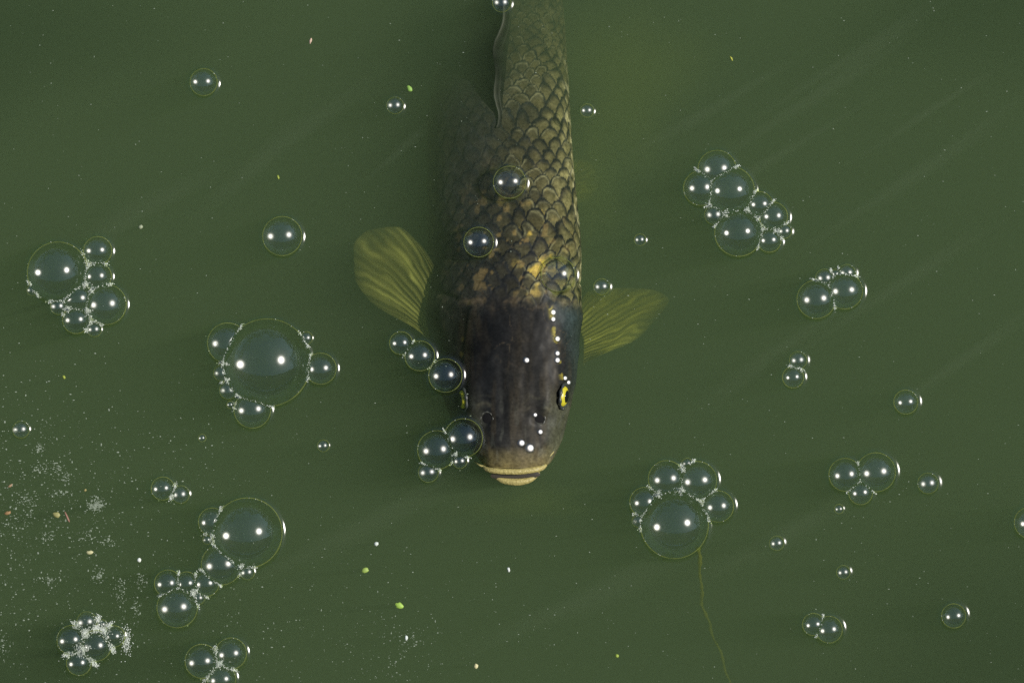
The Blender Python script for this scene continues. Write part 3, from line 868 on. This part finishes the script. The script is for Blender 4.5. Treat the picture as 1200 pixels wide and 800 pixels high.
def beads(name, items, mat):
    v, f = [], []
    for c, r in items:
        i = len(v)
        v += [c + p * r for p in ICO_V]; f += [[i + x for x in q_] for q_ in ICO_F]
    return mesh_obj(name, v, f, mat)

for (b_, lab) in SINGLES:
    c = W(b_[0], b_[1], 0.0); r = b_[2] * PX
    make_bubble(0, [(c, r)], lab, 'lone bubbles on the water')
    # a few specks caught on its rim
    if b_[2] > 9:
        it = []
        for k in range(random.randint(2, 5)):
            a = random.choice((random.gauss(0.7, 0.35), random.gauss(3.4, 0.3)))
            it.append((c + Vector((math.cos(a) * r * 1.0, math.sin(a) * r * 1.0, random.uniform(0.2, 0.35) * r)), random.uniform(0.3, 0.6) * PX))
        tag(beads('foam', it, M_foam), 'specks of froth on the rim of a lone bubble', 'foam', kind='stuff')

for phrase, amount, bl in CLUSTERS:
    C_ = [(W(x, y, 0.0), r * PX * (1.07 if len(bl) > 3 else 1.03)) for x, y, r in bl]
    order = sorted(range(len(bl)), key=lambda k: -bl[k][2])
    for rank, k in enumerate(order):
        n = len(bl)
        if n == 2: lab = ('larger bubble of the ' if rank == 0 else 'smaller bubble of the ') + phrase
        elif rank == n - 1: lab = 'smallest bubble in the ' + phrase
        else: lab = RANK[rank] + ' in the ' + phrase
        make_bubble(k, C_, lab, 'bubbles of the ' + phrase)
    # froth along the seams where bubbles meet
    it = []
    for i in range(len(C_)):
        for j in range(i + 1, len(C_)):
            (ci, ri), (cj, rj) = C_[i], C_[j]
            d = cj - ci; L = d.length
            if L >= (ri + rj) * 1.12: continue
            dn = d / L
            a = (L * L + ri * ri - rj * rj) / (2 * L)
            h2 = ri * ri - a * a
            h = math.sqrt(max(h2, (0.15 * min(ri, rj)) ** 2))
            side = dn.cross(Vector((0, 0, 1)))
            cnt = int(130 * amount * h / (20 * PX)) + 3
            for k in range(cnt):
                al = random.uniform(0.0, math.pi)
                # froth gathers low, at the ends of each seam
                if random.random() < 0.6: al = random.choice((0.0, math.pi)) + random.gauss(0, 0.22)
                al = min(max(al, 0), math.pi)
                p = ci + dn * a + side * (h * math.cos(al)) + Vector((0, 0, h * math.sin(al) * 0.95 + 0.0006))
                if any(k2 not in (i, j) and (p - ck).length < rk * 0.97 for k2, (ck, rk) in enumerate(C_)): continue
                sp = 0.5 + 0.5 * amount
                p += Vector((random.gauss(0, 1), random.gauss(0, 1), random.gauss(0, 0.5))) * 0.00055 * sp
                it.append((p, PX * random.uniform(0.35, 0.8) * (1.25 if random.random() < 0.1 else 1)))
            # pockets of froth on the water at the two ends of the seam
            for sg in (-1, 1):
                e = ci + dn * a + side * (sg * (h + 0.0008))
                if any(k2 not in (i, j) and (e - ck).length < rk * 0.92 for k2, (ck, rk) in enumerate(C_)): continue
                for k in range(int(46 * amount)):
                    p = e + side * (sg * abs(random.gauss(0, 0.0016 * (0.6 + 0.4 * amount)))) + dn * random.gauss(0, 0.0007 * (0.6 + 0.4 * amount))
                    it.append((p + Vector((0, 0, random.uniform(0.0004, 0.0022))), PX * random.uniform(0.35, 0.85)))
    for i, (ci, ri) in enumerate(C_):                # specks caught on the outer rims
        for k in range(int(7 * (0.4 + amount) * ri / (20 * PX))):
            a = random.choice((random.gauss(0.8, 0.5), random.gauss(3.5, 0.5), random.uniform(0, 6.28)))
            p = ci + Vector((math.cos(a), math.sin(a), 0)) * ri * 1.0 + Vector((0, 0, random.uniform(0.1, 0.4) * ri))
            if any(k2 != i and (p - ck).length < rk for k2, (ck, rk) in enumerate(C_)): continue
            it.append((p, PX * random.uniform(0.25, 0.55)))
    if amount > 2:                                   # blob of froth at one side
        for k in range(260):
            c0 = W(148 + random.gauss(0, 3.2), 750 + random.gauss(0, 8), 0)
            it.append((c0 + Vector((0, 0, random.uniform(0.0003, 0.002))), PX * random.uniform(0.3, 0.8)))
    if it:
        tag(beads('foam', it, M_foam), 'white froth along the seams of the ' + phrase, 'foam', kind='stuff')

# ------------------------------------------------------------------ floating bits
def bit(name, px, py, lx, ly, rot, colr, label, cat='debris', h=0.0012, tip=0.35):
    """small lens- or stick-shaped scrap lying on the water, uneven outline"""
    c = W(px, py, 0.0)
    v, f = [], []
    seg, rings = 12, 4
    rs = [1 + random.uniform(-0.18, 0.18) for _ in range(seg)]
    m_ = plain(name + '_surface', colr, 0.55, 0.3, 900)
    v.append(Vector((0, 0, h)))
    for k in range(1, rings + 1):
        q_ = k / rings
        for s_ in range(seg):
            a = 2 * math.pi * s_ / seg
            x, y = math.cos(a) * lx * PX * rs[s_] * q_, math.sin(a) * ly * PX * rs[s_] * q_
            v.append(Vector((x * math.cos(rot) - y * math.sin(rot), x * math.sin(rot) + y * math.cos(rot), h * math.sqrt(1 - q_ * q_) + (0.0001 if k == rings else 0))))
    for s_ in range(seg): f.append((0, 1 + s_, 1 + (s_ + 1) % seg))
    for k in range(rings - 1):
        for s_ in range(seg):
            a_, b2 = 1 + k * seg + s_, 1 + k * seg + (s_ + 1) % seg
            f.append((a_, a_ + seg, b2 + seg, b2))
    o = mesh_obj(name, v, f, m_); o.location = c
    return tag(o, label, cat)
bit('twig', 79, 606, 7.5, 1.3, math.radians(-65), (0.26, 0.14, 0.10), 'thin reddish brown twig lying on the pale dusty scum', 'twig')
bit('bark_chip', 9, 601, 4, 2.2, math.radians(20), (0.30, 0.18, 0.08), 'orange brown bark chip at the edge of the dusty scum', 'bark')
bit('bark_chip', 12, 569, 3.2, 1.6, math.radians(35), (0.32, 0.22, 0.13), 'small tan bark chip above the orange brown one', 'bark')
bit('seed', 66, 603, 4.2, 3.4, math.radians(-30), (0.28, 0.27, 0.10), 'round olive seed beside the reddish twig', 'seed')
bit('seed', 105, 647, 4, 2.2, math.radians(10), (0.50, 0.48, 0.26), 'pale oval seed below the white scum patch', 'seed')
bit('leaf_scrap', 428, 668, 4, 3.2, 0.4, (0.30, 0.42, 0.09), 'light green leaf scrap with a pale end on open water', 'leaf')
bit('leaf_scrap', 468, 709, 4.6, 3.4, -0.2, (0.32, 0.50, 0.08), 'bright green leaf scrap, the larger of two on open water', 'leaf')
bit('leaf_scrap', 480, 104, 2.8, 3.8, 0.5, (0.24, 0.42, 0.08), 'tiny green fleck beside a small lone bubble', 'leaf')
bit('leaf_scrap', 100, 574, 1.8, 1.5, 0.5, (0.30, 0.26, 0.10), 'tiny ochre fleck on the dusty scum', 'leaf')
bit('petal_scrap', 364, 48, 1.6, 3.6, -0.3, (0.55, 0.40, 0.30), 'tiny pale pink petal scrap on open water', 'petal')
bit('leaf_scrap', 857, 69, 1.3, 3.2, 0.5, (0.40, 0.42, 0.06), 'tiny yellow green sliver on open water', 'leaf')
bit('leaf_scrap', 326, 208, 1.4, 2.6, 0.3, (0.28, 0.34, 0.05), 'tiny olive sliver above the palm-sized lone bubble', 'leaf')
bit('leaf_scrap', 75, 442, 1.6, 2.4, 0.6, (0.28, 0.34, 0.05), 'tiny olive sliver below the nine-bubble raft', 'leaf')
bit('seed', 441, 637, 2.6, 2.4, 0.2, (0.62, 0.68, 0.62), 'small round white seed above the green leaf scraps', 'seed')
bit('seed', 558, 780, 2.4, 2.8, 0.2, (0.62, 0.58, 0.32), 'small round cream seed near the picture edge', 'seed')
bit('seed', 163, 656, 2.2, 3.0, 0.3, (0.7, 0.74, 0.68), 'small white seed between the twig and the crooked raft', 'seed')
bit('seed', 476, 747, 1.8, 3.0, 0.1, (0.66, 0.72, 0.68), 'small white grain below the bright green leaf scrap', 'seed')
bit('seed', 596, 667, 1.6, 3.0, 0.3, (0.66, 0.70, 0.66), 'small white grain on open water below the mouth of the carp', 'seed')
bit('leaf_scrap', 723, 768, 2.0, 2.2, 0.3, (0.30, 0.40, 0.06), 'tiny yellow green fleck below the raft with the algae strand', 'leaf')
bit('seed', 165, 266, 2.6, 2.4, 0.3, (0.30, 0.34, 0.22), 'tiny grey green seed near the nine-bubble raft', 'seed')

# dust and scum: far too many grains to count
M_dust = plain('scum_grain', (0.22, 0.265, 0.20), 0.7, 0.35, 200)
def dust(name, n, place, rmin, rmax, label):
    v, f = [], []
    for k in range(n):
        px_, py_ = place()
        c = W(px_, py_, 0.0002)
        r = PX * rmin * (rmax / rmin) ** (random.random() ** 2.2)
        i = len(v); a0 = random.uniform(0, 6.28); el = random.uniform(0.6, 1.7)
        for s_ in range(5):
            a = a0 + s_ * 1.2566
            rr = r * random.uniform(0.7, 1.25)
            v.append(c + Vector((math.cos(a) * rr * el, math.sin(a) * rr / el, 0)))
        v.append(c + Vector((0, 0, r * 0.7)))
        f += [(i + s_, i + (s_ + 1) % 5, i + 5) for s_ in range(5)]
    return tag(mesh_obj(name, v, f, M_dust), label, 'dust', kind='stuff')
def p_uniform(): return random.uniform(-60, 1260), random.uniform(-60, 860)
def p_left():
    while True:
        x, y = abs(random.gauss(0, 95)) - 10, random.gauss(600, 85)
        if random.random() < 0.9: return x, y
def p_bottom(): return random.gauss(430, 110), random.gauss(745, 55)
def p_lowleft(): return random.uniform(-20, 300), random.uniform(480, 830)
CL = [(113, 592, 5, 4), (75, 560, 6, 3), (72, 578, 7, 2), (30, 585, 9, 4), (34, 600, 5, 8), (45, 548, 5, 4), (127, 634, 4, 3), (105, 630, 9, 9), (58, 680, 6, 3), (116, 675, 4, 4), (140, 686, 5, 4),
      (4, 757, 4, 8), (140, 700, 5, 9), (55, 628, 6, 3), (65, 548, 4, 4), (160, 712, 3, 9), (45, 525, 3, 3), (165, 680, 3, 6), (460, 770, 26, 16), (475, 745, 14, 6), (20, 620, 12, 9)]
def p_clump():
    c = random.choice(CL + CL[:1] * 4)
    return random.gauss(c[0], c[2]), random.gauss(c[1], c[3])
dust('dust', 2200, p_uniform, 0.14, 0.8, 'sparse pale dust grains scattered over the green water')
dust('scum', 900, p_left, 0.25, 1.3, 'pale dusty scum of tiny grains around the reddish twig')
dust('scum', 350, p_bottom, 0.3, 1.0, 'thin drift of pale grains around the green leaf scraps')
dust('scum', 450, p_lowleft, 0.28, 1.0, 'fine pale grains around the foam packed raft')
dust('scum', 1000, p_clump, 0.35, 1.2, 'small clots of pale scum among the dusty grains')

# algae strand under the raft
m, t, out = new_mat('algae'); M_algae = m
d1 = t.nodes.new('ShaderNodeBsdfDiffuse'); d1.inputs['Color'].default_value = (0.19, 0.21, 0.03, 1)
tr = t.nodes.new('ShaderNodeBsdfTransparent'); mx = t.nodes.new('ShaderNodeMixShader'); mx.inputs[0].default_value = 0.45
t.links.new(tr.outputs[0], mx.inputs[1]); t.links.new(d1.outputs[0], mx.inputs[2]); t.links.new(mx.outputs[0], out.inputs['Surface'])
arr = np.array(((818, 642, -.030), (821, 672, -.05), (822, 700, -.07), (829, 725, -.085), (839, 752, -.09), (850, 782, -.095), (858, 810, -.10), (868, 850, -.10)))
xs = np.linspace(0, 1, len(arr)); x = np.linspace(0, 1, 60)
cc = [interp(x, xs, arr[:, k]) for k in range(3)]
pts = [W(cc[0][k] + 1.2 * math.sin(k * 0.55) + random.gauss(0, 0.3), cc[1][k], cc[2][k]) for k in range(60)]
tag(mesh_obj('algae_strand', *tube_mesh(pts, [0.0017 * (1 - 0.5 * k / 60) * random.uniform(0.6, 1.3) for k in range(60)], 8), M_algae), 'thin yellow green algae strand trailing under water from a bubble raft', 'algae')

# beads added on the head, tilted to flash the sun as glints
M_bead = film_mat('glint_bead', 0.42, 0.22, (0.97, 0.98, 0.97))
for (x, y, r_, where) in ((648, 366, 4.3, 'first of two where the golden scales end'), (648, 374, 3.8, 'second of two where the golden scales end'),
        (653, 397, 4.3, 'alone on the slate gill cover'), (653, 414, 3.8, 'upper of a pair on the gill cover seam'), (653, 422, 4.2, 'lower of a pair on the gill cover seam'),
        (617, 422, 4.2, 'alone on the crown'), (662, 443, 3.3, 'first of two behind the yellow eye'), (666, 448, 3.3, 'second of two behind the yellow eye'),
        (633, 506, 3.8, 'between nostril and lip'), (611, 519, 5.0, 'smaller of two on the snout tip'), (621, 525, 6.0, 'larger of two on the snout tip'), (627, 486, 3.2, 'on the rim of the sunlit nostril')):
    loc, nrm = on_fish(x, y)
    if loc is None: continue
    hw_ = (SUN + AZ).normalized()
    ax = (nrm * 0.12 + hw_ * 0.88).normalized()
    o = mesh_obj('glint_bead', *disc_cap(Vector((0, 0, 0)), ax, Vector((0, 1, 0)), r_ * PX, r_ * PX, r_ * PX * 0.30, 20, 7), M_bead)
    o.location = loc + nrm * 0.0004
    tag(o, 'added sun glint bead on the carp head, ' + where, 'water bead', 'added glint beads on the head of the carp')
